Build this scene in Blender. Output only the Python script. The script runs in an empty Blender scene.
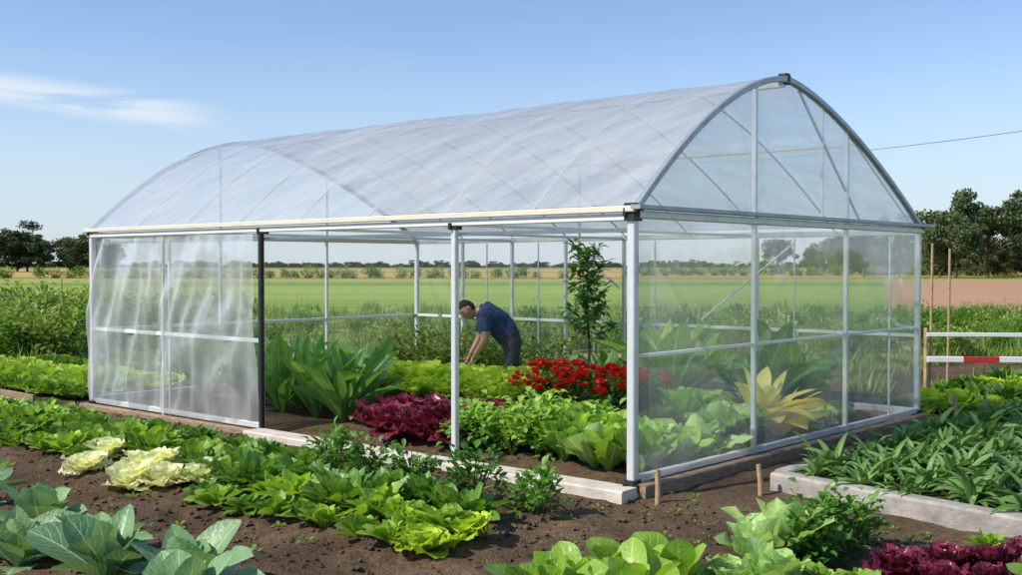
import bpy, math, random
import numpy as np
from mathutils import Vector, Matrix, noise
R=np.random.default_rng(11); random.seed(11)
pi=math.pi
scene=bpy.context.scene
COL=scene.collection
CAMH=1.82
# ------------------------------------------------------------ site axes
C=np.array([.957,8.31]); A=np.array([-6.28,5.17]); B=np.array([3.77,3.99])
ah=np.array([-.772,.636]); nh=np.array([-.636,-.772])
def S(a,n):
    p=C+a*ah+n*nh
    return float(p[0]),float(p[1])
def G(u,t,z):
    p=C+u*A+t*B
    return np.array([p[0],p[1],z])
# ------------------------------------------------------------ noise
LAT=R.random((256,256))
def vn(x,y,sc,seed=0):
    x=np.asarray(x,float)/sc+seed*17.3+500; y=np.asarray(y,float)/sc+seed*9.1+500
    xi=np.floor(x).astype(int); yi=np.floor(y).astype(int)
    fx=x-xi; fy=y-yi; fx=fx*fx*(3-2*fx); fy=fy*fy*(3-2*fy)
    g=lambda i,j: LAT[i%256,j%256]
    return (g(xi,yi)*(1-fx)+g(xi+1,yi)*fx)*(1-fy)+(g(xi,yi+1)*(1-fx)+g(xi+1,yi+1)*fx)*fy-.5
def sbox(v,lo,hi,s=.12):
    f=lambda q: 1/(1+np.exp(-np.clip(q,-30,30)))
    return f((v-lo)/s*3)*f((hi-v)/s*3)
def H(x,y):
    x=np.asarray(x,float); y=np.asarray(y,float)
    dx=x-C[0]; dy=y-C[1]
    a=dx*ah[0]+dy*ah[1]; n=dx*nh[0]+dy*nh[1]
    h=.05*vn(x,y,1.3,1)+.035*vn(x,y,.4,2)
    rough=.35+.65*np.maximum(sbox(n,.6,2.9,.3),sbox(n,3.1,9,.3))
    h=h+rough*(.055*vn(x,y,.17,3)+.035*vn(x,y,.08,4))
    h=h+.09*sbox(n,.8,2.45,.3)*sbox(a,-.2,14,.4)
    h=h+.08*sbox(n,3.2,4.7,.3)
    ina=sbox(a,.25,7.8,.2)
    h=h*np.where((n<-.1)&(n>-5.4)&(a>0)&(a<8),.6,1)
    h=h+ina*(.10*sbox(n,-1.35,-.3,.25)+.38*sbox(n,-3.0,-1.8,.25)+.08*sbox(n,-5.2,-3.6,.3))
    return h
def h1(x,y): return float(H(np.array([x]),np.array([y]))[0])
# ------------------------------------------------------------ materials
def newmat(name):
    m=bpy.data.materials.new(name); m.use_nodes=True
    nt=m.node_tree; nt.nodes.clear()
    out=nt.nodes.new('ShaderNodeOutputMaterial')
    return m,nt,out
def N(nt,t,**k):
    n=nt.nodes.new(t)
    for a,b in k.items(): setattr(n,a,b)
    return n
def mathn(nt,op,a,b=None,c=None,clamp=False):
    n=nt.nodes.new('ShaderNodeMath'); n.operation=op; n.use_clamp=clamp
    for i,v in enumerate((a,b,c)):
        if v is None: continue
        if isinstance(v,(int,float)): n.inputs[i].default_value=v
        else: nt.links.new(v,n.inputs[i])
    return n.outputs[0]
def mixc(nt,f,a,b,blend='MIX'):
    n=nt.nodes.new('ShaderNodeMix'); n.data_type='RGBA'; n.blend_type=blend
    for i,v in ((0,f),(6,a),(7,b)):
        if isinstance(v,(int,float)): n.inputs[i].default_value=v
        elif isinstance(v,(tuple,list)): n.inputs[i].default_value=(v[0],v[1],v[2],1)
        else: nt.links.new(v,n.inputs[i])
    return n.outputs[2]
def maprange(nt,v,a,b,c,d,smooth=False):
    n=nt.nodes.new('ShaderNodeMapRange')
    if smooth: n.interpolation_type='SMOOTHSTEP'
    nt.links.new(v,n.inputs[0])
    for i,q in enumerate((a,b,c,d)): n.inputs[i+1].default_value=q
    return n.outputs[0]
def noise(nt,vec,scale,detail=4,rough=.55,dist=0):
    n=nt.nodes.new('ShaderNodeTexNoise')
    n.inputs['Scale'].default_value=scale; n.inputs['Detail'].default_value=detail
    n.inputs['Roughness'].default_value=rough; n.inputs['Distortion'].default_value=dist
    if vec is not None: nt.links.new(vec,n.inputs['Vector'])
    return n.outputs[0]
def simple(name,c,rough=.5,metal=0,var=.15,sc=8,bump=.0,c2=None,stretch=None):
    m,nt,out=newmat(name)
    b=N(nt,'ShaderNodeBsdfPrincipled'); b.inputs['Roughness'].default_value=rough; b.inputs['Metallic'].default_value=metal
    tc=N(nt,'ShaderNodeTexCoord'); vec=tc.outputs['Object']
    if stretch:
        mp=N(nt,'ShaderNodeMapping'); mp.inputs['Scale'].default_value=stretch; nt.links.new(vec,mp.inputs[0]); vec=mp.outputs[0]
    n1=noise(nt,vec,sc,4,.6)
    c2=c2 or tuple(q*(1-var*1.6) for q in c)
    f=maprange(nt,n1,.3,.7,0,1)
    col=mixc(nt,f,c,c2)
    nt.links.new(col,b.inputs['Base Color'])
    r=maprange(nt,n1,.3,.7,rough*.85,min(1,rough*1.2)); nt.links.new(r,b.inputs['Roughness'])
    if bump:
        bp=N(nt,'ShaderNodeBump'); bp.inputs['Strength'].default_value=bump; bp.inputs['Distance'].default_value=.02
        n2=noise(nt,vec,sc*4,4,.65); nt.links.new(n2,bp.inputs['Height']); nt.links.new(bp.outputs[0],b.inputs['Normal'])
    nt.links.new(b.outputs[0],out.inputs[0])
    return m
def leafmat(name,c1,c2,rib,rough=.46,trans=.3,ribw=.035,small=False):
    m,nt,out=newmat(name)
    at=N(nt,'ShaderNodeAttribute'); at.attribute_name='tint'
    oi=N(nt,'ShaderNodeObjectInfo')
    geo=N(nt,'ShaderNodeTexCoord')
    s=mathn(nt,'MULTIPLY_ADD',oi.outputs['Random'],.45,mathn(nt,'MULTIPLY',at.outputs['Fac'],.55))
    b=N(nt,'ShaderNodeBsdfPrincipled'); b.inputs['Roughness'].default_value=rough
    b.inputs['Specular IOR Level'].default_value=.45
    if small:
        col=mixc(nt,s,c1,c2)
    else:
        nz=noise(nt,geo.outputs['Object'],9,2)
        s=mathn(nt,'ADD',s,maprange(nt,nz,.3,.7,-.22,.22),clamp=True)
        col=mixc(nt,s,c1,c2)
        uv=N(nt,'ShaderNodeUVMap'); sp=N(nt,'ShaderNodeSeparateXYZ'); nt.links.new(uv.outputs[0],sp.inputs[0])
        ax=mathn(nt,'ABSOLUTE',mathn(nt,'SUBTRACT',sp.outputs[0],.5))
        v=mathn(nt,'SINE',mathn(nt,'MULTIPLY',mathn(nt,'SUBTRACT',sp.outputs[1],mathn(nt,'MULTIPLY',ax,.55)),55))
        vm=maprange(nt,v,.75,1,0,.35,True)
        col=mixc(nt,vm,col,rib)
        rf=maprange(nt,ax,ribw*.4,ribw,.85,0,True)
        col=mixc(nt,rf,col,rib)
        bp=N(nt,'ShaderNodeBump'); bp.inputs['Strength'].default_value=.6; bp.inputs['Distance'].default_value=.007
        nn=noise(nt,geo.outputs['Object'],45,1)
        hh=mathn(nt,'SUBTRACT',nn,mathn(nt,'MULTIPLY',vm,1.0)); nt.links.new(hh,bp.inputs['Height']); nt.links.new(bp.outputs[0],b.inputs['Normal'])
    nt.links.new(col,b.inputs['Base Color'])
    tr=N(nt,'ShaderNodeBsdfTranslucent')
    tcol=mixc(nt,1.0,col,(1.6,1.5,.7),'MULTIPLY'); nt.links.new(tcol,tr.inputs[0])
    mx=N(nt,'ShaderNodeMixShader'); mx.inputs[0].default_value=trans
    nt.links.new(b.outputs[0],mx.inputs[1]); nt.links.new(tr.outputs[0],mx.inputs[2]); nt.links.new(mx.outputs[0],out.inputs[0])
    return m
def filmmat(name,haze,gl=.35,rough=.1,stretch=(3,3,.6),bump=.3,tint=(.95,.98,1),streak=1.0,rot=0.,base=.05):
    m,nt,out=newmat(name)
    tc=N(nt,'ShaderNodeTexCoord'); mp=N(nt,'ShaderNodeMapping'); mp.inputs['Scale'].default_value=stretch; mp.inputs['Rotation'].default_value=(0,0,rot)
    nt.links.new(tc.outputs['Object'],mp.inputs[0])
    n1=noise(nt,mp.outputs[0],1.3,3,.6,0)
    T=N(nt,'ShaderNodeBsdfTransparent'); T.inputs[0].default_value=(*tint,1)
    D=N(nt,'ShaderNodeBsdfDiffuse'); D.inputs[0].default_value=(.88,.90,.92,1)
    L=N(nt,'ShaderNodeBsdfTranslucent'); L.inputs[0].default_value=(.88,.90,.92,1)
    dm=N(nt,'ShaderNodeMixShader'); dm.inputs[0].default_value=.45
    nt.links.new(D.outputs[0],dm.inputs[1]); nt.links.new(L.outputs[0],dm.inputs[2])
    f=maprange(nt,n1,.32,.68,haze*(1-.6*streak),haze*(1+.8*streak))
    lw=N(nt,'ShaderNodeLayerWeight'); lw.inputs[0].default_value=.5
    fac2=mathn(nt,'POWER',lw.outputs['Facing'],2.2)
    f=mathn(nt,'ADD',f,mathn(nt,'MULTIPLY',fac2,haze*.6),clamp=True)
    m1=N(nt,'ShaderNodeMixShader'); nt.links.new(f,m1.inputs[0]); nt.links.new(T.outputs[0],m1.inputs[1]); nt.links.new(dm.outputs[0],m1.inputs[2])
    g=N(nt,'ShaderNodeBsdfGlossy'); g.inputs['Roughness'].default_value=rough; g.inputs[0].default_value=(.95,.97,1,1)
    bp=N(nt,'ShaderNodeBump'); bp.inputs['Strength'].default_value=bump; bp.inputs['Distance'].default_value=.05
    nt.links.new(n1,bp.inputs['Height']); nt.links.new(bp.outputs[0],g.inputs['Normal'])
    m2=N(nt,'ShaderNodeMixShader'); gf=mathn(nt,'MULTIPLY_ADD',mathn(nt,'POWER',lw.outputs['Facing'],3.0),gl,base); nt.links.new(gf,m2.inputs[0])
    nt.links.new(m1.outputs[0],m2.inputs[1]); nt.links.new(g.outputs[0],m2.inputs[2]); nt.links.new(m2.outputs[0],out.inputs[0])
    return m
M_alu=simple('galvanised_steel',(.76,.78,.79),.38,.25,.1,14)
M_rib=simple('grey_steel_tube',(.42,.46,.50),.42,.4,.12,10)
M_white=simple('white_painted_metal',(.84,.84,.82),.45,0,.06,9)
M_cream=simple('cream_timber',(.80,.74,.62),.6,0,.12,4,.1,stretch=(1,1,6))
M_black=simple('black_rubber',(.02,.02,.022),.5,0,.2,10)
M_wood=simple('weathered_wood',(.42,.30,.19),.8,0,.35,5,.5,stretch=(2,2,9))
M_stake=simple('stake_wood',(.55,.38,.2),.75,0,.3,8,.4)
M_conc=simple('pale_board',(.70,.65,.57),.8,0,.22,5,.4)
M_kerb=simple('grey_concrete',(.46,.43,.39),.9,0,.3,6,.6)
M_red=simple('red_paint',(.55,.03,.03),.5,0,.1,8)
M_bark=simple('bark',(.13,.10,.07),.9,0,.4,4,.6)
M_cable=simple('cable_black',(.03,.03,.035),.6,0,.1,5)
F_roof=filmmat('roof_film',.46,.55,.22,(.5,3.4,1.8),1.0,(.95,.98,1),.62,rot=.69,base=.14)
F_left=filmmat('wall_film_milky',.40,.45,.14,(1.6,1.6,.9),1.0,(.95,.98,1),.65,base=.12)
F_end=filmmat('clear_wall_film',.18,.55,.06,(.8,.8,.5),.5,(.96,.99,.985),.9,base=.09)
F_gab=filmmat('gable_film',.16,.5,.06,(1,1,.8),.4,(.95,.985,1),.8,base=.09)
F_back=filmmat('back_wall_film',.07,.3,.08,(.8,.8,.4),.2,(.98,.99,.99),.7,base=.03)
# ------------------------------------------------------------ mesh builder
class MB:
    def __init__(s): s.V=[];s.F=[];s.U=[];s.T=[];s.M=[];s.n=0
    def raw(s,V,F,mat=0,tint=0.,uv=None):
        V=np.asarray(V,float); k=len(V)
        F=np.asarray(F,int)
        s.V.append(V); s.F.extend((F+s.n).tolist()); s.M.extend([mat]*len(F))
        s.U.append(np.zeros((k,2)) if uv is None else uv)
        s.T.append(np.full(k,tint) if np.isscalar(tint) else tint); s.n+=k
    def grid(s,P,mat=0,tint=0.,uv=None):
        nr,nc=P.shape[:2]
        i=np.arange(nr*nc).reshape(nr,nc)
        F=np.stack([i[:-1,:-1],i[1:,:-1],i[1:,1:],i[:-1,1:]],-1).reshape(-1,4)
        s.raw(P.reshape(-1,3),F,mat,tint,None if uv is None else uv.reshape(-1,2))
    def beam(s,p,q,w,h,mat=0,up=(0,0,1)):
        p=np.array(p,float); q=np.array(q,float); d=q-p; d/=np.linalg.norm(d)
        up=np.array(up,float)
        if abs(d@up)>.97: up=np.array([nh[0],nh[1],0.])
        x=np.cross(d,up); x/=np.linalg.norm(x); y=np.cross(x,d)
        c=min(w,h)*.12; a=w/2;b=h/2
        prof=[(-a+c,-b),(a-c,-b),(a,-b+c),(a,b-c),(a-c,b),(-a+c,b),(-a,b-c),(-a,-b+c)]
        V=[p+x*i+y*j for i,j in prof]+[q+x*i+y*j for i,j in prof]
        F=[[k,(k+1)%8,8+(k+1)%8,8+k] for k in range(8)]
        s.raw(V,F,mat)
        for o in (0,8): s.raw([V[o+k] for k in range(8)],[[0,1,2,3],[0,3,4,7],[4,5,6,7]],mat)
    def tube(s,pts,r,mat=0,seg=10,tint=0.):
        P=np.array(pts,float); n=len(P); rr=np.full(n,r) if np.isscalar(r) else np.array(r)
        T=np.gradient(P,axis=0); T/=np.linalg.norm(T,axis=1)[:,None]
        ref=np.array([0,0,1.]) if abs(T[0][2])<.9 else np.array([1.,0,0])
        rows=[]
        x=np.cross(T[0],ref); x/=np.linalg.norm(x)
        for i in range(n):
            x=x-T[i]*(x@T[i]); x/=np.linalg.norm(x); y=np.cross(T[i],x)
            an=np.linspace(0,2*pi,seg+1)
            rows.append(P[i]+rr[i]*(np.cos(an)[:,None]*x+np.sin(an)[:,None]*y))
        s.grid(np.array(rows),mat,tint)
        for e in (0,n-1):
            k=rows[e][:seg]; V=np.vstack([k,P[e]]); s.raw(V,[[i,(i+1)%seg,seg] for i in range(seg)],mat,tint)
    def mesh(s,name,mats,smooth=True):
        me=bpy.data.meshes.new(name)
        V=np.vstack(s.V); me.from_pydata(V.tolist(),[],s.F)
        for m in mats: me.materials.append(m)
        me.polygons.foreach_set('material_index',np.array(s.M,dtype=np.int32))
        if smooth: me.polygons.foreach_set('use_smooth',np.ones(len(s.F),dtype=bool))
        U=np.vstack(s.U); T=np.concatenate(s.T)
        uvl=me.uv_layers.new(name='UVMap')
        li=np.zeros(len(me.loops),dtype=np.int32); me.loops.foreach_get('vertex_index',li)
        uvl.data.foreach_set('uv',U[li].ravel())
        at=me.attributes.new('tint','FLOAT','POINT'); at.data.foreach_set('value',T)
        me.update()
        return me
def obj(name,me,parent=None,loc=(0,0,0),rz=0,sc=1,tilt=(0,0)):
    o=bpy.data.objects.new(name,me); COL.objects.link(o)
    o.location=loc; o.rotation_euler=(tilt[0],tilt[1],rz); o.scale=(sc,sc,sc) if np.isscalar(sc) else sc
    if parent: o.parent=parent
    return o
def empty(name,loc=(0,0,0)):
    o=bpy.data.objects.new(name,None); COL.objects.link(o); o.location=loc; o.empty_display_size=.2
    return o
# ------------------------------------------------------------ leaves and plants
def leaf(mb,L,W,az,e0,bend,r0=0,o=(0,0,0),stem=.1,stemw=.08,p=1.,q=.8,cup=.3,ruf=0.,rf=4,nl=8,nw=6,mat=0,twist=0.,tint=None,rip=0.):
    s=np.linspace(0,1,nl+1); th=e0-bend*s**1.3; ds=L/nl
    x=np.concatenate([[0],np.cumsum(np.cos(th[:-1]))*ds]); z=np.concatenate([[0],np.cumsum(np.sin(th[:-1]))*ds])
    sb=np.clip((s-stem)/(1-stem),0,1)
    w=W/2*(np.abs(np.sin(pi*sb**p))**q); wn=w/(W/2)
    w=np.maximum(w,stemw*W/2*(1-s)); 
    t=np.linspace(-1,1,nw+1)[None,:]
    ph=R.random()*6.28; ph2=R.random()*6.28
    S_=s[:,None]
    wave=np.where(t<0,np.sin(2*pi*rf*S_+ph),np.sin(2*pi*rf*1.13*S_+ph2))
    w2=w[:,None]*(1+rip*wave*np.abs(t))
    off=cup*w[:,None]*np.abs(t)**1.6+ruf*W*t**2*wave*wn[:,None]
    y=t*w2
    if twist:
        c=np.cos(twist*S_); sn=np.sin(twist*S_); y,off=y*c-off*sn,y*sn+off*c
    X=x[:,None]-np.sin(th)[:,None]*off+r0; Z=z[:,None]+np.cos(th)[:,None]*off
    Xr=X*math.cos(az)-y*math.sin(az)+o[0]; Yr=X*math.sin(az)+y*math.cos(az)+o[1]
    P=np.stack([Xr,Yr,Z+o[2]],-1)
    uv=np.stack([np.broadcast_to(t*.5+.5,P.shape[:2]),np.broadcast_to(S_,P.shape[:2])],-1)
    mb.grid(P,mat,R.random() if tint is None else tint,uv)
def rn(a,b): return a+(b-a)*R.random()
GA=2.39996
def lettuce(mats,n=30,L=.20,W=.17,ruf=.13,up=.4,name='lettuce_plant'):
    mb=MB()
    for i in range(n):
        f=i/(n-1)
        leaf(mb,L*(1-.4*f)*rn(.8,1.15),W*(1-.3*f)*rn(.8,1.15),i*GA+rn(-.3,.3),up+(1.35-up)*f+rn(-.15,.15),rn(.2,.9)*(1-1.4*f),r0=.015,stem=.02,stemw=.3,p=1.35,q=.55,cup=.35*(.5+f),ruf=ruf*rn(.8,1.6),rf=rn(3,5.5),nl=12,nw=8,rip=.14,twist=rn(-.4,.4),tint=.2+.8*f*rn(.6,1))
    return mb.mesh(name,mats)
def chard(mats,n=18,L=.27,W=.14,e=(.45,1.35),bend=.9,stem=.28,cup=.25,ruf=.035,p=1.0,q=.75,stemw=.12,nl=9,nw=6,name='leafy_plant',rf=3):
    mb=MB()
    for i in range(n):
        f=i/(n-1)
        leaf(mb,L*rn(.7,1.15)*(1-.25*f),W*rn(.7,1.15)*(1-.2*f),i*GA+rn(-.4,.4),e[0]+(e[1]-e[0])*f+rn(-.16,.16),bend*rn(.5,1.4)*(1-.5*f),r0=.01,stem=stem,stemw=stemw,p=p,q=q,cup=cup*rn(.4,1.3),ruf=ruf*rn(.4,1.5),rf=rf*rn(.7,1.4),nl=nl,nw=nw,twist=rn(-.7,.7),rip=.03,tint=min(1,max(0,f*.6+rn(0,.4))))
    return mb.mesh(name,mats)
def strap(mats,n=24,L=.36,W=.058,name='strap_leaf_plant'):
    mb=MB()
    for i in range(n):
        r=.08*math.sqrt(R.random()); a=R.random()*6.28
        leaf(mb,L*rn(.6,1.15),W*rn(.7,1.3),i*GA,rn(.3,1.45),rn(.5,1.8),r0=0,o=(r*math.cos(a),r*math.sin(a),0),stem=0,stemw=.5,p=.8,q=.7,cup=.5,nl=8,nw=2,twist=rn(-.8,.8))
    return mb.mesh(name,mats)
def bush(mats,rad=(.16,.16,.2),n=150,L=.06,W=.035,z0=.16,stems=9,name='bushy_plant',flower=0):
    mb=MB()
    for k in range(stems):
        a=R.random()*6.28; q=rn(.3,.9)
        mb.tube([(0,0,0),(rad[0]*.5*q*math.cos(a),rad[1]*.5*q*math.sin(a),z0*.7),(rad[0]*q*math.cos(a),rad[1]*q*math.sin(a),z0+rad[2]*.6)],[.006,.005,.002],0,5,.5)
    nc=max(8,n//12)
    cc=[]
    for k in range(nc):
        v=R.normal(size=3); v/=np.linalg.norm(v); v*=rn(.3,1.1)
        cc.append(v)
    for i in range(n):
        v=cc[i%nc]+R.normal(size=3)*.22
        o=(v[0]*rad[0],v[1]*rad[1],max(.02,z0+v[2]*rad[2]))
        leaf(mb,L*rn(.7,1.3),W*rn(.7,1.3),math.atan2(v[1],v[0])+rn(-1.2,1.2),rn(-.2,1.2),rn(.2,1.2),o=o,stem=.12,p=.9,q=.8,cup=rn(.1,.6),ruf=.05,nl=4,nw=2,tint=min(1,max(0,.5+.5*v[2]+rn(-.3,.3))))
    for i in range(flower):
        v=R.normal(size=3); v/=np.linalg.norm(v); v[2]=abs(v[2]); o=np.array([v[0]*rad[0]*.9,v[1]*rad[1]*.9,z0+v[2]*rad[2]])
        for k in range(11):
            leaf(mb,.065,.06,k*GA,rn(.1,1.3),rn(-.2,.6),o=o,stem=0,stemw=.4,p=1.2,q=.6,cup=.4,ruf=.08,nl=3,nw=4,mat=1)
    return mb.mesh(name,mats)
def tuft(mats,n=60,L=.3,name='grass_tuft',spread=.2,W=.012):
    mb=MB()
    for i in range(n):
        r=spread*math.sqrt(R.random()); a=R.random()*6.28
        leaf(mb,L*rn(.4,1.2),W*rn(.7,1.4),R.random()*6.28,rn(.8,1.55),rn(.1,1.2),o=(r*math.cos(a),r*math.sin(a),0),stem=0,stemw=.8,p=.6,q=.5,cup=.3,nl=4,nw=1)
    return mb.mesh(name,mats)
# leaf materials
K_green=leafmat('leaf_green',(.055,.17,.02),(.28,.48,.045),(.42,.56,.16))
K_bright=leafmat('leaf_lime',(.30,.52,.03),(.60,.75,.07),(.64,.74,.25),trans=.35)
K_spin=leafmat('leaf_spinach',(.035,.13,.018),(.17,.37,.04),(.32,.48,.14),rough=.36)
K_pale=leafmat('leaf_pale_cream',(.74,.80,.48),(.90,.90,.74),(.9,.9,.8),trans=.3)
K_mint=leafmat('leaf_mint',(.28,.50,.14),(.56,.74,.32),(.68,.77,.45),trans=.3)
K_glauc=leafmat('leaf_glaucous',(.11,.25,.11),(.28,.46,.21),(.54,.64,.42),rough=.42,trans=.22,ribw=.03)
K_yg=leafmat('leaf_broad_lime',(.14,.32,.03),(.40,.60,.06),(.54,.66,.25),rough=.4,trans=.3)
K_purple=leafmat('leaf_purple',(.07,.007,.024),(.27,.03,.07),(.38,.08,.13),rough=.3,trans=.2)
K_redl=leafmat('leaf_red',(.5,.02,.012),(.8,.05,.02),(.5,.1,.05),trans=.25,small=True)
K_lance=leafmat('leaf_dark',(.055,.18,.04),(.18,.40,.09),(.34,.52,.18),rough=.36,trans=.3)
K_strap=leafmat('leaf_strap',(.055,.16,.04),(.20,.38,.10),(.34,.5,.2),rough=.42,trans=.27)
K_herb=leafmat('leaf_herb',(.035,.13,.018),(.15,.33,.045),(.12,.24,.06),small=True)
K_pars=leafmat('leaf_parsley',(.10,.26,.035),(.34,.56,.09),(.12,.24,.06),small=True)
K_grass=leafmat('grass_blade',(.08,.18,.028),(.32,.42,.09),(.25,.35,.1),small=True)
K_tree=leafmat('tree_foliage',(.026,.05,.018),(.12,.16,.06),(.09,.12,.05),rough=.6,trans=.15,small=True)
K_ygp=leafmat('leaf_yellow',(.78,.70,.18),(.95,.90,.38),(.9,.8,.4),trans=.35)
V_let=[lettuce([K_green]) for _ in range(3)]
V_lime=[lettuce([K_bright],ruf=.15) for _ in range(3)]
V_pale=[lettuce([K_pale],n=34,up=.6,L=.22) for _ in range(2)]
V_mint=[lettuce([K_mint],n=30,up=.5,L=.2,ruf=.16) for _ in range(2)]
V_purp=[lettuce([K_purple],up=.5,ruf=.16,L=.25,W=.16) for _ in range(3)]
V_spin=[chard([K_spin],n=34,L=.24,W=.12,e=(.4,1.45)) for _ in range(4)]
V_round=[chard([K_green],n=34,L=.23,W=.125,stem=.25,p=1.05,q=.65,e=(.5,1.45),bend=.7) for _ in range(4)]
V_yground=[chard([K_yg],n=30,L=.23,W=.125,stem=.25,p=1.05,q=.65,e=(.5,1.45),bend=.7) for _ in range(3)]
V_glauc=[chard([K_glauc],n=14,L=.40,W=.24,e=(.5,1.45),bend=.6,stem=.12,cup=.3,ruf=.02,nl=12,nw=8,stemw=.14,p=1.05,q=.7) for _ in range(3)]
V_bigl=[chard([K_yg],n=12,L=.36,W=.24,e=(.75,1.5),bend=.5,stem=.25,cup=.2,ruf=.035,nl=12,nw=8,p=1.0,q=.55) for _ in range(3)]
V_lance=[chard([K_lance],n=18,L=1.12,W=.25,e=(.9,1.5),bend=.8,stem=.12,cup=.4,ruf=.02,nl=12,nw=4,p=.95,q=.75) for _ in range(3)]
V_ban=[chard([K_lance if k else K_yg],n=12,L=1.25,W=.36,e=(.95,1.5),bend=1.0,stem=.22,cup=.25,ruf=.05,nl=14,nw=6,p=.9,q=.6,stemw=.1) for k in range(2)]
V_yel=[chard([K_ygp],n=18,L=.6,W=.18,e=(.4,1.4),bend=.9,stem=.1,nl=10,nw=4)]
V_rom=[chard([K_mint if k==0 else K_yg],n=24,L=.42,W=.22,e=(.85,1.5),bend=.4,stem=.06,ruf=.09,cup=.35,stemw=.3,nl=10,nw=8,q=.6,p=1.2,rf=4) for k in range(2)]
V_strap=[strap([K_strap]) for _ in range(3)]
V_herb=[bush([K_herb],n=230,L=.075,W=.042) for _ in range(3)]
V_pars=[bush([K_pars],rad=(.2,.2,.2),z0=.19,n=300,L=.075,W=.05) for _ in range(2)]
V_flow=[bush([K_herb,K_redl],rad=(.2,.2,.14),z0=.2,n=110,flower=13) for _ in range(2)]
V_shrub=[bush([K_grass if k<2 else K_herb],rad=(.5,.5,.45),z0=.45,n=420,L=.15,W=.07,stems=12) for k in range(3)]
V_tuft=[tuft([K_grass]) for _ in range(3)]
V_sprout=[chard([K_green],n=6,L=.05,W=.025,nl=4,nw=2,e=(.3,1.2))]
def place(name,variants,pts,s0=.85,s1=1.15,sink=.01,z=None):
    e=empty(name)
    for i,(x,y) in enumerate(pts):
        me=variants[int(R.integers(len(variants)))]
        obj('plant_%d'%i,me,e,(x,y,(h1(x,y) if z is None else z)-sink),R.random()*6.28,rn(s0,s1),(rn(-.15,.15),rn(-.15,.15)))
    return e
def rowpts(a0,a1,n,step,j=.06,jn=.05):
    out=[];a=a0
    while a<a1:
        out.append(S(a+rn(-j,j),n+rn(-jn,jn))); a+=step*rn(.85,1.15)
    return out
# ---- front-left beds
place('spinach_row',V_spin+V_round,rowpts(2.6,13.5,1.12,.30),.9,1.25)
place('herb_row',V_herb,rowpts(.05,2.5,1.18,.55,jn=.06),1.0,1.2)
place('lettuce_row',V_let+V_yground+V_round,rowpts(3.1,13.5,1.42,.28),1.05,1.45)
place('lettuce_row',V_round+V_let,rowpts(2.6,13.,1.76,.27),1.05,1.45)
place('spinach_row',V_round+V_spin,rowpts(.2,3.0,1.66,.25),1.05,1.45)
place('lettuce_row',V_yground+V_round+V_let,rowpts(4.5,13.5,2.12,.28),1.0,1.3)
place('leafy_green_row',V_round+V_yground+V_spin,rowpts(.1,3.2,2.02,.24),1.05,1.45)
place('leafy_green_row',V_round+V_yground+V_spin,rowpts(.3,2.5,2.34,.28),.8,1.1)
place('pale_lettuce_group',V_pale,[S(4.0,2.38),S(3.2,2.4),S(2.7,2.1),S(3.6,2.08),S(2.9,2.3),S(4.35,1.95),S(3.35,2.1)],1.1,1.35)
place('bright_lettuce_group',V_lime,[S(.05,2.3),S(.3,2.1),S(-.05,2.0)],1.0,1.25)
# ---- foreground
fg=[S(5.3,3.5),S(4.9,3.9),S(4.3,3.65),S(3.85,3.9),S(3.3,3.65),S(2.75,3.95),S(2.15,3.7),S(1.7,4.05),S(1.25,3.8),S(.75,4.0),S(.3,3.8),S(-.1,4.1),S(3.2,4.3),S(2.2,4.5),S(-.9,4.0)]
place('broad_leaf_cabbage_row',V_glauc,fg,.95,1.3)
place('broad_leaf_chard_group',V_bigl,[(.36,5.62),(.70,5.85),(.95,5.9),(.2,5.35),(.62,5.45)],.9,1.15)
place('mint_lettuce_group',V_mint+V_rom[:1],[(1.3,6.2),(1.5,6.4),(1.45,5.9),(1.68,6.55),(1.22,5.85)],.9,1.15)
place('herb_group',V_herb,[(1.95,6.75),(2.2,6.85),(1.85,6.5)],1.0,1.2)
place('purple_lettuce_group',V_purp,[(2.3,6.25),(2.62,6.35),(2.9,6.3),(2.45,6.05),(2.75,6.0),(3.15,6.45)],.75,.95)
place('leafy_green_group',V_yground+V_bigl[:1],[(1.75,5.95),(2.0,6.05),(1.95,5.7),(3.05,6.75),(3.3,6.6),(2.95,5.8)],.7,.9)
place('weed_sprouts',V_sprout,[S(rn(-1.5,8),rn(.4,3.3)) for _ in range(170)]+[(rn(1,3),rn(6.9,8.4)) for _ in range(40)],.6,1.6,sink=.003)
# ---- inside the greenhouse
place('lance_leaf_plants',V_lance,[S(4.25,-.75),S(4.75,-.8),S(5.3,-.75),S(6.1,-.9),S(6.9,-.8),S(4.5,-1.25),S(5.6,-1.3)],.95,1.1)
place('purple_lettuce_row',V_purp,rowpts(2.3,3.6,-.5,.25)+rowpts(2.2,3.75,-.8,.26)+rowpts(2.2,3.8,-1.1,.27)+rowpts(2.3,3.8,-1.35,.27),1.45,2.05)
place('parsley_row',V_pars,rowpts(1.35,2.15,-.5,.28)+rowpts(1.3,2.1,-.85,.28)+rowpts(1.2,2.1,-1.2,.3),1.0,1.3)
place('romaine_row',V_rom,rowpts(.3,1.25,-.45,.24)+rowpts(.3,1.2,-.75,.25)+rowpts(.3,1.2,-1.05,.27)+rowpts(.3,1.2,-1.4,.3),1.0,1.3)
place('bright_lettuce_row',V_lime,rowpts(2.75,6.5,-1.9,.24)+rowpts(2.75,6.5,-2.15,.25)+rowpts(2.8,6.5,-2.42,.25)+rowpts(3.3,6.6,-2.7,.26),1.45,1.95)
place('red_flower_row',V_flow,rowpts(1.3,2.7,-1.95,.25)+rowpts(1.2,2.7,-2.3,.26),.95,1.15)
place('leafy_green_row',V_rom+V_round,rowpts(.3,1.1,-1.9,.28)+rowpts(.5,2.4,-2.8,.3),.95,1.2)
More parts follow.
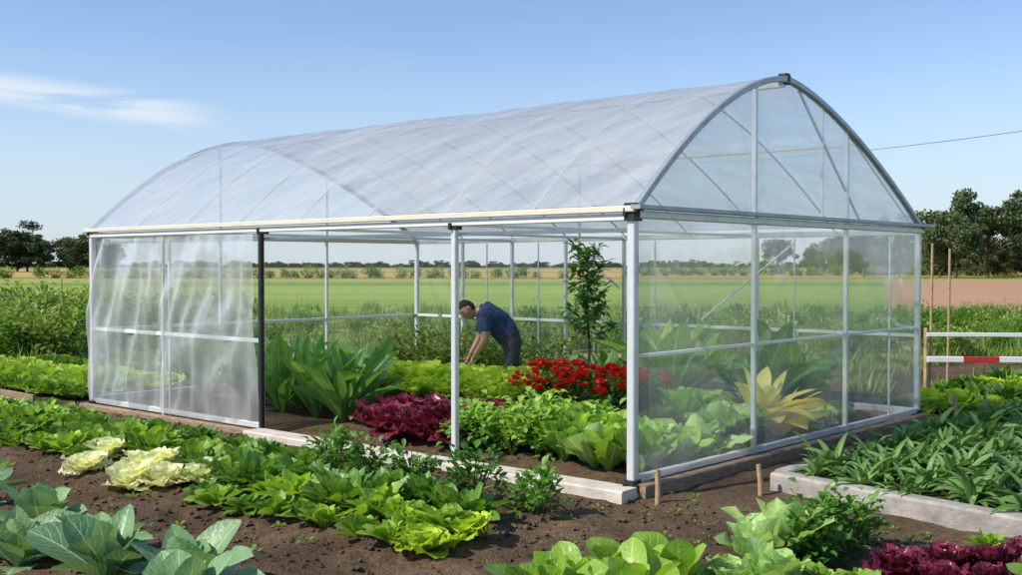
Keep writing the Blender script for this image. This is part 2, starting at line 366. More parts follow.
place('tropical_leaf_plants',V_ban,[S(1.25,-2.7),S(1.0,-4.2),S(1.7,-3.5),S(.9,-4.9),S(2.0,-4.4)],.85,1.05)
place('dark_leaf_row',V_lance,[S(2.2,-3.3),S(2.8,-3.7),S(2.5,-4.2),S(3.3,-4.5)],.7,.85)
place('yellow_leaf_plant',V_yel,[S(.34,-3.4),S(.36,-3.05),S(.33,-2.8)],1.1,1.35)
place('shrub_row',V_shrub,rowpts(4.3,7.6,-4.6,.55),.7,.95)
place('mint_lettuce_row',V_mint+V_lime,rowpts(.3,1.0,-2.3,.28)+rowpts(.3,.9,-1.7,.3)+[S(.3,-2.5),S(.3,-4.0),S(.35,-4.3),S(.3,-2.0),S(.3,-4.7),S(.3,-1.3)],1.3,1.7)
# ---- right raised bed
bd=np.array([.687,.727]); kd=np.array([.637,-.771]); K0=np.array([2.15,8.55])
pts=[]
for i in range(20):
    for j in range(8):
        u=.22+i*.25; v=.28+j*.42
        p=K0+bd*(u+rn(-.06,.06))+kd*(v+rn(-.05,.05)); pts.append((p[0],p[1]))
place('strap_leaf_bed',V_strap,pts,.75,1.1,z=.1)
# ---- garden behind
def region(n,x0,x1,y0,y1,cond=None):
    out=[]
    while len(out)<n:
        x=rn(x0,x1);y=rn(y0,y1)
        if cond is None or cond(x,y): out.append((x,y))
    return out
def outside(x,y):
    d=np.array([x,y])-C; a=d@ah; n=d@nh
    return not(-.4<a<8.6 and -6.2<n<.3)
for n_,v in ((-.2,V_let),(-.9,V_yground),(-1.6,V_lime),(-2.3,V_let),(-3.2,V_spin),(-3.9,V_let)):
    place('lettuce_row',v,rowpts(9.0,16,n_,.36),1.5,2.0)
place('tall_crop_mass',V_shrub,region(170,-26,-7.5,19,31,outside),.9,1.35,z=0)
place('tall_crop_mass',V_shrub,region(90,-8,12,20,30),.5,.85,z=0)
place('grass_mass',V_tuft,region(800,-22,22,15,42,outside),.9,1.8,z=-.02)
for k in range(9):
    v=(V_let,V_lime,V_spin)[k%3]
    pts=[]
    for i in range(14):
        p=np.array([5.6,12.9])+bd*(-.2+k*.75+rn(-.05,.05))+kd*(-.8+i*.42+rn(-.06,.06)); pts.append((p[0],p[1]))
    place('crop_row',v,pts,1.2,1.7)
for k in range(5):
    pts=[(9.5+i*.8+rn(-.1,.1),22+k*2.6+rn(-.1,.1)) for i in range(24)]
    place('crop_row',V_shrub,pts,.5,.75,z=-.03)
# hedgerows across the far fields
for yy,x0,x1,sc in ((150,-90,10,2.2),(185,20,120,2.6)):
    pts=[(x0+i*1.7+rn(-.5,.5),yy+rn(-.8,.8)) for i in range(int((x1-x0)/1.7)) if R.random()<.9]
    place('hedgerow',V_shrub,pts,sc*.6,sc,z=-.3)
# ------------------------------------------------------------ soil, ground, fields
def soilmat():
    m,nt,out=newmat('garden_soil')
    tc=N(nt,'ShaderNodeTexCoord'); v=tc.outputs['Object']
    a=noise(nt,v,1.1,4,.6); b=noise(nt,v,14,5,.7); c=noise(nt,v,70,3,.6)
    col=mixc(nt,maprange(nt,a,.35,.65,0,1),(.105,.068,.040),(.21,.145,.09))
    col=mixc(nt,maprange(nt,b,.35,.7,0,.8),col,(.05,.031,.019))
    col=mixc(nt,maprange(nt,c,.62,.78,0,.5),col,(.32,.235,.15))
    p=N(nt,'ShaderNodeBsdfPrincipled'); p.inputs['Roughness'].default_value=.92; p.inputs['Specular IOR Level'].default_value=.2
    nt.links.new(col,p.inputs['Base Color'])
    bp=N(nt,'ShaderNodeBump'); bp.inputs['Strength'].default_value=1.0; bp.inputs['Distance'].default_value=.04
    hgt=mathn(nt,'MULTIPLY_ADD',b,1.0,mathn(nt,'MULTIPLY',c,.35)); nt.links.new(hgt,bp.inputs['Height']); nt.links.new(bp.outputs[0],p.inputs['Normal'])
    nt.links.new(p.outputs[0],out.inputs[0]); return m
M_soil=soilmat()
xs=np.arange(-16,12,.055); ys=np.arange(3.2,20,.055)
X,Y=np.meshgrid(xs,ys,indexing='ij')
Z=H(X,Y)
edge=np.minimum.reduce([X+16,12-X,Y-3.2,20-Y]); Z=Z-.05*np.clip(1-edge/.5,0,1)
mb=MB(); mb.grid(np.stack([X,Y,Z],-1))
me=mb.mesh('garden_soil',[M_soil]); obj('garden_soil',me)
# clods
mb=MB()
ico=[(-1,0,.5),(1,0,.5),(0,1,.3),(0,-1,.4),(0,0,1),(.5,.6,-.3),(-.6,-.5,-.3)]
icf=[[0,3,4],[3,1,4],[1,2,4],[2,0,4],[0,2,6],[1,3,6],[1,5,2],[3,0,6]]
for i in range(6500):
    a=rn(-2.2,10);n=rn(.5,5) if R.random()<.85 else rn(-.1,.5); x,y=S(a,n)
    if y<4: continue
    s=rn(.005,.022)*(1.7 if R.random()<.08 else 1)
    V=np.array(ico)*s*(1+R.normal(size=(7,3))*.2)
    V+=np.array([x,y,h1(x,y)+s*.1]); mb.raw(V,icf)
obj('soil_clods',mb.mesh('soil_clods',[M_soil],False))
def groundmat():
    m,nt,out=newmat('fields')
    g=N(nt,'ShaderNodeNewGeometry'); sp=N(nt,'ShaderNodeSeparateXYZ'); nt.links.new(g.outputs['Position'],sp.inputs[0])
    tc=N(nt,'ShaderNodeTexCoord')
    mp=N(nt,'ShaderNodeMapping'); mp.inputs['Scale'].default_value=(.12,1,1); nt.links.new(tc.outputs['Object'],mp.inputs[0])
    n1=noise(nt,mp.outputs[0],.06,4,.6); n2=noise(nt,tc.outputs['Object'],1.6,6,.7); n3=noise(nt,mp.outputs[0],.35,4,.65)
    d=mathn(nt,'ADD',sp.outputs[1],maprange(nt,n1,.3,.7,-7,7))
    r=N(nt,'ShaderNodeValToRGB'); nt.links.new(maprange(nt,d,0,800,0,1),r.inputs[0])
    cr=r.color_ramp; cr.interpolation='LINEAR'
    st=[(0,(.10,.12,.04)),(.03,(.12,.19,.04)),(.05,(.19,.32,.06)),(.085,(.26,.42,.08)),(.09,(.34,.46,.11)),(.115,(.28,.42,.09)),(.12,(.15,.27,.05)),(.145,(.20,.33,.07)),(.15,(.40,.42,.14)),(.175,(.34,.40,.12)),(.18,(.16,.24,.05)),(.20,(.24,.30,.07)),(.208,(.62,.33,.12)),(.32,(.68,.40,.17)),(.33,(.3,.33,.12)),(.38,(.24,.3,.1)),(.39,(.62,.38,.17)),(.60,(.5,.36,.16)),(.62,(.25,.28,.12)),(1,(.13,.16,.08))]
    while len(cr.elements)<len(st): cr.elements.new(.5)
    for e,(p,c) in zip(cr.elements,st): e.position=p; e.color=(*c,1)
    col=mixc(nt,maprange(nt,n2,.3,.7,0,.4),r.outputs[0],(.08,.14,.03))
    col=mixc(nt,maprange(nt,n3,.45,.62,0,.5),col,(.42,.36,.14))
    p=N(nt,'ShaderNodeBsdfPrincipled'); p.inputs['Roughness'].default_value=1; p.inputs['Specular IOR Level'].default_value=.05
    nt.links.new(col,p.inputs['Base Color']); 
    bp=N(nt,'ShaderNodeBump'); bp.inputs['Strength'].default_value=.8; bp.inputs['Distance'].default_value=.15; nt.links.new(n2,bp.inputs['Height']); nt.links.new(bp.outputs[0],p.inputs['Normal'])
    nt.links.new(p.outputs[0],out.inputs[0]); return m
mb=MB(); g=np.array([[(-2500,-60,-.07),(-2500,4000,-.07)],[(2500,-60,-.07),(2500,4000,-.07)]],float); mb.grid(g)
me=mb.mesh('ground',[groundmat()]); obj('ground',me)
M_pl=simple('ploughed_earth',(.50,.27,.15),1,0,.3,.5,.3,c2=(.34,.20,.11),stretch=(.2,4,1))
mb=MB(); mb.raw([(15,42,-.04),(70,42,-.04),(170,125,-.04),(44,125,-.04)],[[0,1,2,3]]); obj('ploughed_field',mb.mesh('ploughed_field',[M_pl]))
# ------------------------------------------------------------ trees
def tree(height,crown,nclump,nleaf,ls,seed,trunk_r=.3,low=.3):
    rr=np.random.default_rng(seed); mb=MB()
    th=height*low
    mb.tube([(0,0,-.2),(rr.normal()*.15,rr.normal()*.1,th*.6),(rr.normal()*.3,0,th*1.2),(0,0,height*.72)],[trunk_r,trunk_r*.8,trunk_r*.6,trunk_r*.15],0,8)
    cs=[]; lob=rr.uniform(.6,1.25,size=8)
    for i in range(nclump):
        v=rr.normal(size=3); v/=np.linalg.norm(v); 
        k_=lob[int((math.atan2(v[1],v[0])+pi)/(2*pi)*4)%4+(4 if v[2]>0 else 0)]
        v*=rr.random()**.4*k_
        c=np.array([v[0]*crown,v[1]*crown,height*(low+1)/2+v[2]*height*(1-low)/2])
        cs.append(c)
        if i%2==0:
            b=np.array([0,0,max(.3,th*rr.uniform(.8,1.6))]); mb.tube([b,(b+c)/2+np.array([0,0,-.1*height*.1]),c],[trunk_r*.35,trunk_r*.2,.03],0,5)
    cl=np.array(cs); k=nclump*nleaf
    ci=rr.integers(nclump,size=k); rad=crown*rr.uniform(.15,.38,size=nclump)
    dv=rr.normal(size=(k,3)); dv/=np.linalg.norm(dv,axis=1)[:,None]; dv*=(rr.random(k)**.6)[:,None]
    P=cl[ci]+dv*rad[ci][:,None]*np.array([1,1,.75])
    u=rr.normal(size=(k,3)); u/=np.linalg.norm(u,axis=1)[:,None]; w=np.cross(u,rr.normal(size=(k,3))); w/=np.linalg.norm(w,axis=1)[:,None]
    s=ls*rr.uniform(.6,1.4,size=(k,1))
    V=np.stack([P-u*s,P+w*s*.55,P+u*s,P-w*s*.55],1).reshape(-1,3)
    F=np.arange(k*4).reshape(k,4)
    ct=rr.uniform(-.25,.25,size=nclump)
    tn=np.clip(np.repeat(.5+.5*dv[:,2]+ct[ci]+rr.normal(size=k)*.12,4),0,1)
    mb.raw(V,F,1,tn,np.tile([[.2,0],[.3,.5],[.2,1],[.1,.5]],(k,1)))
    return mb.mesh('tree_mesh',[M_bark,K_tree])
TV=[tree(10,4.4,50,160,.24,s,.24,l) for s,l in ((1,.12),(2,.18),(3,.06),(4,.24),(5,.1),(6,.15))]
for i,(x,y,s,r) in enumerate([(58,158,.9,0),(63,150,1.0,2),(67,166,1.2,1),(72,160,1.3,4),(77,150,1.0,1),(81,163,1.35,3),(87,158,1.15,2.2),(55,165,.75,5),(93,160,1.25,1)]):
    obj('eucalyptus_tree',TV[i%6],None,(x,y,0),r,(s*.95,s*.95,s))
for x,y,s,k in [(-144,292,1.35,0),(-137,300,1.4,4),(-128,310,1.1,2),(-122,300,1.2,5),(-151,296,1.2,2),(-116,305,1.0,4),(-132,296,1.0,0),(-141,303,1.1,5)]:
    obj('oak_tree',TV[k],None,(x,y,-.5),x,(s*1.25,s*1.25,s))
e=empty('distant_tree_line')
for i in range(300):
    x=rn(-420,520); y=rn(800,860)
    obj('tree_%d'%i,TV[i%6],e,(x,y,-3),R.random()*6,(rn(1.2,1.9),rn(1.2,1.9),rn(.45,.85)))
e2=empty('tree_belt')
for i in range(70):
    x=rn(60,150); y=rn(175,240)
    obj('tree_%d'%i,TV[i%6],e2,(x,y,-.8),R.random()*6,rn(.5,1.0))
# sapling in greenhouse
mb=MB()
mb.tube([(0,0,0),(.02,0,.7),(-.02,.02,1.3),(0,0,1.95)],[.025,.02,.015,.006],0,7)
for i in range(18):
    z=.75+i*.07; a=i*GA; l=.36-.010*i
    tip=(l*math.cos(a),l*math.sin(a),z+.22); mb.tube([(0,0,z),(tip[0]*.5,tip[1]*.5,z+.1),tip],[.008,.006,.003],0,5)
    for k in range(30):
        f=rn(.2,1.1); leaf(mb,rn(.13,.22),rn(.06,.09),R.random()*6.28,rn(-.5,.9),rn(.2,1),o=(tip[0]*f,tip[1]*f,z+.22*f+rn(-.05,.05)),stem=.1,nl=4,nw=2,mat=1)
SAP=mb.mesh('sapling',[M_bark,K_lance])
x,y=S(3.9,-4.9); obj('sapling_tree',SAP,None,(x,y,.05),0,.95)
# ------------------------------------------------------------ greenhouse
def zp(t):
    t=np.asarray(t,float)
    l=2.27+1.29*(1-np.clip(1-t/.43,0,1)**1.75); r=2.25+1.31*(1-np.clip(1-(1-t)/.57,0,1)**1.45)
    return np.where(t<.43,l,r)
GH=empty('greenhouse')
fr=MB()  # mats 0 alu 1 rib 2 white 3 cream 4 black
def post(u,t,w=.07,z1=2.2,mat=0,z0=0): fr.beam(G(u,t,z0),G(u,t,z1),w,w,mat)
UD,UM,UL=.573,.2325,.805
post(0,0,.072); post(UM,0,.056); post(1,0,.065); post(1,1,.06); post(0,1,.06)
fr.beam(G(UD,-.004,.05),G(UD,-.004,2.16),.05,.05,4); post(UD+.008,.006,.045)
post(UL,0,.035); post(UL-.012,.004,.03)
for t in (1/3,2/3): post(0,t,.045,float(zp(t))); post(1,t,.04,float(zp(t)))
fr.beam(G(0,.57,2.25),G(0,.57,float(zp(.57))),.022,.022,0)
NB=8
for k in (2,4,5,6,7): post(k/NB,1,.045)
for k in (3,7,9,11,13): fr.beam(G(k/16,1,.05),G(k/16,1,2.15),.018,.018,0)
fr.beam(G(0,.86,.1),G(0,.86,2.15),.02,.02,0)
# eaves
fr.beam(G(-.006,-.002,2.195),G(1.006,-.002,2.195),.06,.055,2)
fr.beam(G(-.008,-.010,2.258),G(1.008,-.010,2.258),.05,.05,3)
fr.beam(G(-.004,.0,2.215),G(-.004,1.0,2.215),.07,.06,0)
fr.beam(G(-.012,-.02,2.27),G(-.012,1.02,2.27),.09,.035,1)
fr.beam(G(0,1,2.2),G(1,1,2.2),.06,.07,2)
fr.beam(G(1,0,2.2),G(1,1,2.2),.06,.07,3)
fr.beam(G(0,.012,2.10),G(1,.012,2.10),.025,.03,2)
# rails
fr.beam(G(UD,0.001,1.01),G(1,0.001,1.01),.03,.045,2); fr.beam(G(UD,0.001,.1),G(1,0.001,.1),.04,.06,0)
fr.beam(G(0,0,1.1),G(0,1,1.1),.025,.028,2); fr.beam(G(0,0,.13),G(0,1,.13),.05,.06,0)
fr.beam(G(0,1,1.0),G(1,1,1.0),.03,.04,2); fr.beam(G(0,1,.12),G(1,1,.12),.05,.07,0)
fr.beam(G(1,0,1.0),G(1,1,1.0),.03,.04,2); fr.beam(G(1,0,.12),G(1,1,.12),.05,.07,0)
# ribs
T=np.linspace(0,1,41)
for k in range(NB+1):
    u=k/NB
    pts=[G(u,t,float(zp(t))-.005) for t in T]
    end=k in (0,NB)
    if end:
        du=-.004 if k==0 else .004
        P=[G(u+du,t,float(zp(t))) for t in T]
        for i in range(40): fr.beam(P[i],P[i+1]+(P[i+1]-P[i])*.03,.055,.055,1,up=(ah[0],ah[1],0))
    else: fr.tube(pts,.011,2,8)
# purlins
for t,w,m in ((.43,.05,3),(.70,.03,3)):
    z=float(zp(t))-.04; fr.beam(G(0,t,z),G(1,t,z),w,w,m)
for k in (2,4,6): fr.beam(G(k/NB,0,2.19),G(k/NB,1,2.19),.03,.03,2)
fr.beam(G(0.,.66,float(zp(.66))),G(0,.97,2.26),.018,.018,0)
fr.beam(G(0.,.48,3.5),G(0,.72,2.3),.022,.022,1)
fr.beam(G(.18,.98,2.1),G(.34,.98,1.1),.022,.022,2)
fr.beam(G(.6,.98,2.1),G(.5,.98,1.5),.022,.022,2)
# clamps
def clamp(u,t,z,s=.12,h=.14):
    fr.beam(G(u,t,z-h/2),G(u,t,z+h/2),s,s,4); 
    p=G(u,t,z); 
    for k in range(4):
        an=k*pi/2+.4; q=p+np.array([math.cos(an)*s*.62,math.sin(an)*s*.62,0]); fr.tube([q+[0,0,-.03],q+[0,0,.03]],.02,4,8)
clamp(0,0,2.235,.115,.14); clamp(0,1,2.25,.10,.11); clamp(0.,.43,3.57,.09,.10); clamp(UM,0,2.165,.075,.05); clamp(UD,0,2.18,.075,.05); clamp(1,0,2.22,.08,.09)
clamp(0,0,.07,.11,.12); clamp(UM,0,.05,.09,.06); clamp(0,1,.08,.1,.12); clamp(1,0,.06,.08,.1); clamp(0,1/3,2.215,.08,.06); clamp(0,2/3,2.215,.07,.06)
obj('frame',fr.mesh('frame',[M_alu,M_rib,M_white,M_cream,M_black],False),GH)
# film panels
def film(name,fn,nu,nv,mat):
    uu,vv=np.meshgrid(np.linspace(0,1,nu),np.linspace(0,1,nv),indexing='ij')
    mb=MB(); mb.grid(fn(uu,vv)); obj(name,mb.mesh(name,[mat]),GH)
def Gv(u,t,z):
    return np.stack([C[0]+u*A[0]+t*B[0],C[1]+u*A[1]+t*B[1],z+0*u],-1)
def rooff(u,v):
    sag=np.abs(np.sin(u*NB*pi)); e_=np.sin(pi*v)
    z=zp(v)+.022-.014*sag**.6*e_+.03*vn(u*8+v*2,v*5,.5,5)*sag*e_+.022*np.sin(50*(u*1.6+v)+6*vn(u*6,v*4,.8,3))*np.maximum(0,vn(u*6,v*4,.8,6)+.2)*e_
    return Gv(u*1.006-.003,v*1.01-.005,z)
film('roof_film',rooff,241,71,F_roof)
def leftf(a,b,ph):
    def f(u,v):
        U=a+(b-a)*u
        fold=.035*np.sin(11*u+ph+4*vn(u,v,.5,7)+3.0*v)*(.25+v*.75)+.10*vn(u*1.6+v*1.1,v*1.2-u*.4,.33,8+ph)+.014*np.sin(38*u+9*v+5*vn(u,v,.3,4))
        return Gv(U,-.004+fold/5.5-.004,.1+v*2.05)
    return f
film('side_film_left',leftf(UL,1,0),70,50,F_left)
film('side_film_door',leftf(UD+.008,UL,2),90,50,F_left)
film('end_wall_film',lambda u,v: Gv(-.005+.004*vn(u*5,v*2,.6,9),u,.13+v*2.07),60,30,F_end)
film('gable_film',lambda u,v: Gv(-.003+0*u,u,2.24+v*(zp(u)-2.24)),60,12,F_gab)
film('back_wall_film',lambda u,v: Gv(u,1.003+.003*vn(u*7,v*2,.6,3),.12+v*2.05),60,20,F_back)
film('far_end_film',lambda u,v: Gv(1.002+0*u,u,.12+v*2.05),30,20,F_back)
film('far_gable_film',lambda u,v: Gv(1.001+0*u,u,2.24+v*(zp(u)-2.24)),40,8,F_back)
# foundation
fb=MB()
fb.beam(G(-.01,-.025,.03),G(UD,-.025,.03),.25,.11,0)
fb.beam(G(UD+.002,-.018,.02),G(1.01,-.018,.02),.10,.09,1)
fb.beam(G(-.012,-.005,.03),G(-.012,1.01,.03),.09,.15,1)
fb.beam(G(0,1,.03),G(1,1,.03),.1,.12,1); fb.beam(G(1,0,.03),G(1,1,.03),.1,.12,1)
obj('foundation',fb.mesh('foundation',[M_conc,M_wood],False),GH)
# ------------------------------------------------------------ kerbs, planks, stakes, fence
kb=MB()
def k3(p,z): return (p[0],p[1],z)
kb.beam(k3(K0,.05),k3(K0+kd*4.5,.05),.16,.2,0); kb.beam(k3(K0+bd*.09,.052),k3(K0+bd*6.5,.052),.14,.19,0)
obj('concrete_kerb',kb.mesh('concrete_kerb',[M_kerb],False))
bs=MB()
nu,nv=60,40
arr=np.zeros((nu,nv,3))
for i in range(nu):
    for j in range(nv):
        p=K0+bd*(.1+i*6.3/nu)+kd*(.1+j*4.4/nv); arr[i,j]=(p[0],p[1],.1+.05*float(vn(p[0],p[1],.2,3)))
bs.grid(arr); obj('raised_bed_soil',bs.mesh('raised_bed_soil',[M_soil]))
def stake(x,y,z1,r=.022,z0=-.05,lean=0):
    mb=MB(); mb.tube([(0,0,z0),(lean*.5+.004,0,z1*.5),(lean,0,z1)],[r,r*.95,r*.85],0,7); obj('wooden_stake',mb.mesh('wooden_stake',[M_stake]),None,(x,y,0))
for q in [(5.82,14.7,2.12),(6.15,14.9,2.05),(7.25,14.9,1.9),(1.12,8.05,.26),(1.98,8.35,.24),(-10.2,24,1.5),(-9.2,25,1.1),(5.1,12.1,.35)]:
    stake(q[0],q[1],q[2],.024 if q[2]<.5 else .02,lean=rn(-.03,.03))
fn=MB()
p0=np.array([5.75,14.6]); p1=np.array([11.5,14.2])
for i in range(24):
    a=p0+(p1-p0)*i/24; b=p0+(p1-p0)*(i+.995)/24
    fn.beam((a[0],a[1],.52),(b[0],b[1],.52),.05,.08,1 if (i//2)%2 else 0)
fn.beam((p0[0],p0[1]+.02,.86),(p1[0],p1[1]+.02,.86),.04,.055,0)
for i in range(5):
    a=p0+(p1-p0)*i/4; fn.beam((a[0],a[1]+.06,-.1),(a[0],a[1]+.06,.95),.045,.045,2)
obj('barrier_fence',fn.mesh('barrier_fence',[M_white,M_red,M_stake],False))
pl=MB(); a_=S(9.0,.35); b_=S(15,.2)
pl.beam((a_[0],a_[1],.06),(b_[0],b_[1],.06),.04,.14,0); obj('bed_edging_board',pl.mesh('bed_edging_board',[M_wood],False))
pw=MB(); cab=[]
for s in np.linspace(0,1,40):
    cab.append((4+s*24,62-s*45,7.6-1.2*math.sin(pi*s)))
pw.tube(cab,.010,0,6); pw.tube([(28,17,-.2),(28,17,8.0)],[.14,.1],1,10); pw.beam((27.3,17,7.6),(28.7,17,7.6),.1,.1,1)
pw.tube([(4,62,-.2),(4,62,7.9)],[.08,.06],1,10)
obj('power_line',pw.mesh('power_line',[M_cable,M_wood]))
# ------------------------------------------------------------ man
MAN=empty('man',(-.03,12.9,0)); MAN.scale=(1.03,1.03,1.03)
def skinmesh(name,pts,edges,rad,mats,root=0,sub=2,face_mat=None):
    me=bpy.data.meshes.new(name+'_s'); me.from_pydata([tuple(p) for p in pts],edges,[])
    o=bpy.data.objects.new(name+'_s',me); COL.objects.link(o)
    m=o.modifiers.new('skin','SKIN'); m.use_smooth_shade=True
    for i,r in enumerate(rad):
        sv=me.skin_vertices[0].data[i]; sv.radius=(r,r) if np.isscalar(r) else r
        sv.use_root=(i==root)
    s=o.modifiers.new('sub','SUBSURF'); s.levels=sub; s.render_levels=sub
    bpy.context.view_layer.update()
    dg=bpy.context.evaluated_depsgraph_get(); ev=o.evaluated_get(dg)
    out=bpy.data.meshes.new_from_object(ev); out.name=name
    bpy.data.objects.remove(o)
    out.materials.clear()
    for mm in mats: out.materials.append(mm)
    for p in out.polygons:
        p.use_smooth=True
        if face_mat: p.material_index=face_mat(np.array(p.center))
    return out
M_shirt=simple('navy_shirt',(.028,.065,.15),.85,0,.3,14,.4)
M_trou=simple('dark_trousers',(.06,.065,.08),.9,0,.3,12,.4)
M_skin=simple('skin',(.50,.28,.18),.5,0,.12,20)
M_hair=simple('black_hair',(.012,.010,.009),.6,0,.3,60,.5)
M_boot=simple('boots',(.05,.035,.025),.7,0,.2,20)
M_eye=simple('eye_dark',(.02,.015,.012),.2,0,.1,5)
J=dict(pel=(.05,0,.90),sp=(-.07,0,1.05),ch=(-.21,0,1.16),ub=(-.30,0,1.20),nk=(-.375,-.0,1.215),nk2=(-.43,-.01,1.225),
 shR=(-.28,-.18,1.16),elR=(-.27,-.23,.90),wrR=(-.40,-.14,.70),
 shL=(-.29,.18,1.15),elL=(-.34,.20,.90),wrL=(-.46,.08,.69),
 hpR=(.055,-.09,.84),knR=(.0,-.12,.49),anR=(.07,-.13,.10),toR=(-.10,-.15,.05),heR=(.09,-.13,.04),
 hpL=(.055,.09,.84),knL=(.04,.13,.49),anL=(.12,.14,.10),toL=(-.05,.16,.05),heL=(.14,.14,.04))
rad=dict(pel=(.135,.16),sp=(.135,.165),ch=(.145,.18),ub=(.11,.14),nk=.06,nk2=.055,shR=.085,elR=.052,wrR=.031,shL=.085,elL=.052,wrL=.031,
 hpR=.11,knR=.075,anR=.053,toR=.037,heR=.037,hpL=.11,knL=.075,anL=.053,toL=.037,heL=.037)
keys=list(J); ix={k:i for i,k in enumerate(keys)}
E=[('pel','sp'),('sp','ch'),('ch','ub'),('ub','nk'),('nk','nk2'),('ch','shR'),('shR','elR'),('elR','wrR'),('ch','shL'),('shL','elL'),('elL','wrL'),
 ('pel','hpR'),('hpR','knR'),('knR','anR'),('anR','toR'),('anR','heR'),('pel','hpL'),('hpL','knL'),('knL','anL'),('anL','toL'),('anL','heL')]
def segd(p,a,b):
    a=np.array(a);b=np.array(b);t=np.clip((p-a)@(b-a)/((b-a)@(b-a)),0,1); return np.linalg.norm(p-a-t*(b-a)),t
def fm(c):
    best=None
    for a,b in E:
        d,t=segd(c,J[a],J[b]); r=rad[a] if np.isscalar(rad[a]) else rad[a][1]
        d=d/r
        if best is None or d<best[0]: best=(d,a,b,t)
    _,a,b,t=best
    if b[:2]=='wr': return 2
    if a[:2]=='sh': return 0 if t<.72 else 2
    if b=='nk2' or (b=='nk' and t>.7): return 2
    if a in('anR','anL') : return 3
    if a[:2] in('hp','kn') or b[:2]=='hp': return 1
    if a=='pel' and t<.15: return 1
    return 0
bodym=skinmesh('body',[J[k] for k in keys],[(ix[a],ix[b]) for a,b in E],[rad[k] for k in keys],[M_shirt,M_trou,M_skin,M_boot],0,2,fm)
bodym.update()
nr=[v.normal.copy() for v in bodym.vertices]
shv=set()
for p in bodym.polygons:
    if p.material_index==0: shv.update(p.vertices)
for i in shv:
    v=bodym.vertices[i]; v.co+=nr[i]*(.012+.022*float(vn(v.co.x*3+v.co.z,v.co.y*3+v.co.z*2,.12,4)))
obj('body',bodym,MAN)
def hand(w,d,side,name):
    w=np.array(w); d=np.array(d,float); d/=np.linalg.norm(d)
    s=np.array(side,float); s-=d*(s@d); s/=np.linalg.norm(s); n=np.cross(d,s)
    pts=[w-d*.02,w+d*.035,w+d*.075]; rad_=[.026,(.034,.02),(.036,.018)]; ed=[(0,1),(1,2)]
    parts=[skinmesh(name+'_palm',pts,ed,rad_,[M_skin],0,2)]
    for k,(off,l) in enumerate(((-.030,.065),(-.010,.078),(.010,.073),(.029,.056))):
        b=w+d*.062+s*off
        c=n*.35
        q1=b+d*l*.45+s*off*.15; q2=q1+(d+c*1.4)*l*.3; q3=q2+(d*.6+c*2.2)*l*.25
        parts.append(skinmesh(name+'_f%d'%k,[b,q1,q2,q3],[(0,1),(1,2),(2,3)],[.0105,.0095,.0085,.007],[M_skin],0,1))
    b=w+d*.02-s*.024; q1=b-s*.028+d*.024+n*.01; q2=q1-s*.008+d*.028+n*.016; q3=q2+d*.02+n*.01
    parts.append(skinmesh(name+'_thumb',[b,q1,q2,q3],[(0,1),(1,2),(2,3)],[.014,.012,.010,.008],[M_skin],0,1))
    import bmesh
    bm=bmesh.new()
    for p in parts: bm.from_mesh(p)
    out=bpy.data.meshes.new(name); bm.to_mesh(out); bm.free(); out.materials.append(M_skin)
    obj(name,out,MAN)
hand(J['wrR'],(-.45,.2,-.75),(.3,1,.1),'right_hand'); hand(J['wrL'],(-.45,-.1,-.75),(.3,-1,.1),'left_hand')
nu,nv=28,20
hb=MB()
P=np.zeros((nv+1,nu+1,3))
for i in range(nv+1):
    la=-pi/2+pi*i/nv
    for j in range(nu+1):
        lo=2*pi*j/nu
        x=math.cos(la)*math.cos(lo); y=math.cos(la)*math.sin(lo); z=math.sin(la)
        X_,Y_,Z_=x*.098,y*.076,z*.122
        if z<0: Y_*=1+z*.35; X_*=1+z*(.25 if x<0 else .08)
        if x>.2:
            X_+=.026*math.exp(-(y/.16)**2-((z+.12)/.16)**2)
            X_-=.010*math.exp(-((abs(y)-.38)/.16)**2-((z-.05)/.12)**2)
            X_+=.007*math.exp(-(y/.3)**2-((z+.48)/.08)**2); X_+=.008*math.exp(-(y/.3)**2-((z+.8)/.15)**2)
        P[i,j]=(X_,Y_,Z_)
hb.grid(P,0)
for sy in (-1,1):
    hb.tube([(.0,sy*.072,-.03),(-.008,sy*.082,-.005),(-.005,sy*.086,.022),(.008,sy*.078,.03)],[.008,.014,.015,.007],0,8)
    hb.tube([(.080,sy*.031,.006),(.087,sy*.031,.006)],[.013,.007],2,8)
    hb.tube([(.088,sy*.016,.028),(.089,sy*.03,.032),(.078,sy*.046,.028)],[.003,.004,.003],1,6)
hb.tube([(.088,-.022,-.058),(.095,0,-.056),(.088,.022,-.058)],[.003,.005,.003],3,6)
Hh=P.copy()
for i in range(nv+1):
    for j in range(nu+1):
        q=P[i,j]; k=1.09+.02*R.random()
        keep=(q[2]>.045+max(0,q[0])*.35) or (q[0]<-.02 and q[2]>-.055)
        Hh[i,j]=q*(k if keep else .93)
hb.grid(Hh,1)
M_lip=simple('lips',(.3,.1,.08),.5,0,.1,10)
hm=hb.mesh('head',[M_skin,M_hair,M_eye,M_lip])
f=np.array([-.62,-.38,-.62]); f/=np.linalg.norm(f); up=np.array([-.62,.0,.78]); up-=f*(up@f); up/=np.linalg.norm(up); l=np.cross(up,f)
ho=obj('head',hm,MAN)
ho.matrix_local=Matrix(((f[0],l[0],up[0],-.485),(f[1],l[1],up[1],-.02),(f[2],l[2],up[2],1.235),(0,0,0,1)))
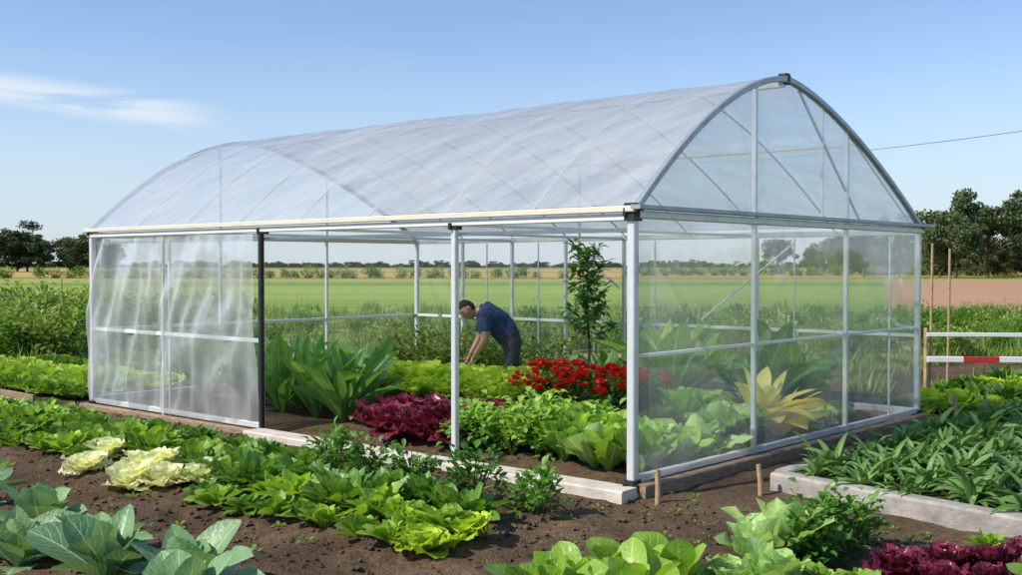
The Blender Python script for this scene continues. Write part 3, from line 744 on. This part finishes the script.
# ------------------------------------------------------------ world, sun, camera
W=bpy.data.worlds.new('World'); scene.world=W; W.use_nodes=True; nt=W.node_tree; nt.nodes.clear()
az=math.atan2(-.85,-.34); el=math.radians(43)
sky=N(nt,'ShaderNodeTexSky'); sky.sky_type='NISHITA'; sky.sun_disc=False; sky.sun_elevation=el; sky.sun_rotation=az
sky.air_density=1.0; sky.dust_density=.2; sky.ozone_density=3.0; sky.altitude=0
tc=N(nt,'ShaderNodeTexCoord'); sp=N(nt,'ShaderNodeSeparateXYZ'); nt.links.new(tc.outputs['Generated'],sp.inputs[0])
mp=N(nt,'ShaderNodeMapping'); mp.inputs['Scale'].default_value=(3.5,3.5,26); nt.links.new(tc.outputs['Generated'],mp.inputs[0])
cn=noise(nt,mp.outputs[0],1.9,6,.58,.4)
slope=mathn(nt,'MULTIPLY_ADD',sp.outputs[0],.11,sp.outputs[2])
band=mathn(nt,'MULTIPLY',maprange(nt,slope,.082,.098,0,1,True),maprange(nt,slope,.104,.12,1,0,True))
azm=maprange(nt,sp.outputs[0],-.24,-.32,0,1,True)
cl=mathn(nt,'MULTIPLY',mathn(nt,'MULTIPLY',band,azm),maprange(nt,cn,.38,.60,.0,.6,True))
hz=mathn(nt,'MULTIPLY',maprange(nt,cn,.45,.8,.02,.10,True),maprange(nt,sp.outputs[2],.0,.35,1,.1))
cl=mathn(nt,'ADD',cl,hz,clamp=True)
tinted=mixc(nt,1.0,sky.outputs[0],(1.06,1.06,1.13),'MULTIPLY')
haze=maprange(nt,sp.outputs[2],.0,.22,.75,0,True)
hazed=mixc(nt,haze,tinted,(3.9,4.7,5.5))
colr=mixc(nt,cl,hazed,(6.2,6.4,6.7))
bg=N(nt,'ShaderNodeBackground'); bg.inputs[1].default_value=.145; nt.links.new(colr,bg.inputs[0])
wo=N(nt,'ShaderNodeOutputWorld'); nt.links.new(bg.outputs[0],wo.inputs[0])
sd=bpy.data.lights.new('sun','SUN'); sd.energy=5.0; sd.angle=math.radians(.53); sd.color=(1,.92,.78)
so=bpy.data.objects.new('sun',sd); COL.objects.link(so)
ds=Vector((math.sin(az)*math.cos(el),math.cos(az)*math.cos(el),math.sin(el))); so.rotation_euler=ds.to_track_quat('Z','Y').to_euler(); so.location=ds*30
cd=bpy.data.cameras.new('camera'); co=bpy.data.objects.new('camera',cd); COL.objects.link(co)
cd.sensor_width=36; cd.lens=37.3; cd.clip_end=6000; cd.clip_start=.05
co.location=(0,0,CAMH); co.rotation_euler=(pi/2-math.atan(22.5/1059),0,0); scene.camera=co
scene.view_settings.view_transform='Standard'; scene.view_settings.look='None'; scene.view_settings.exposure=0
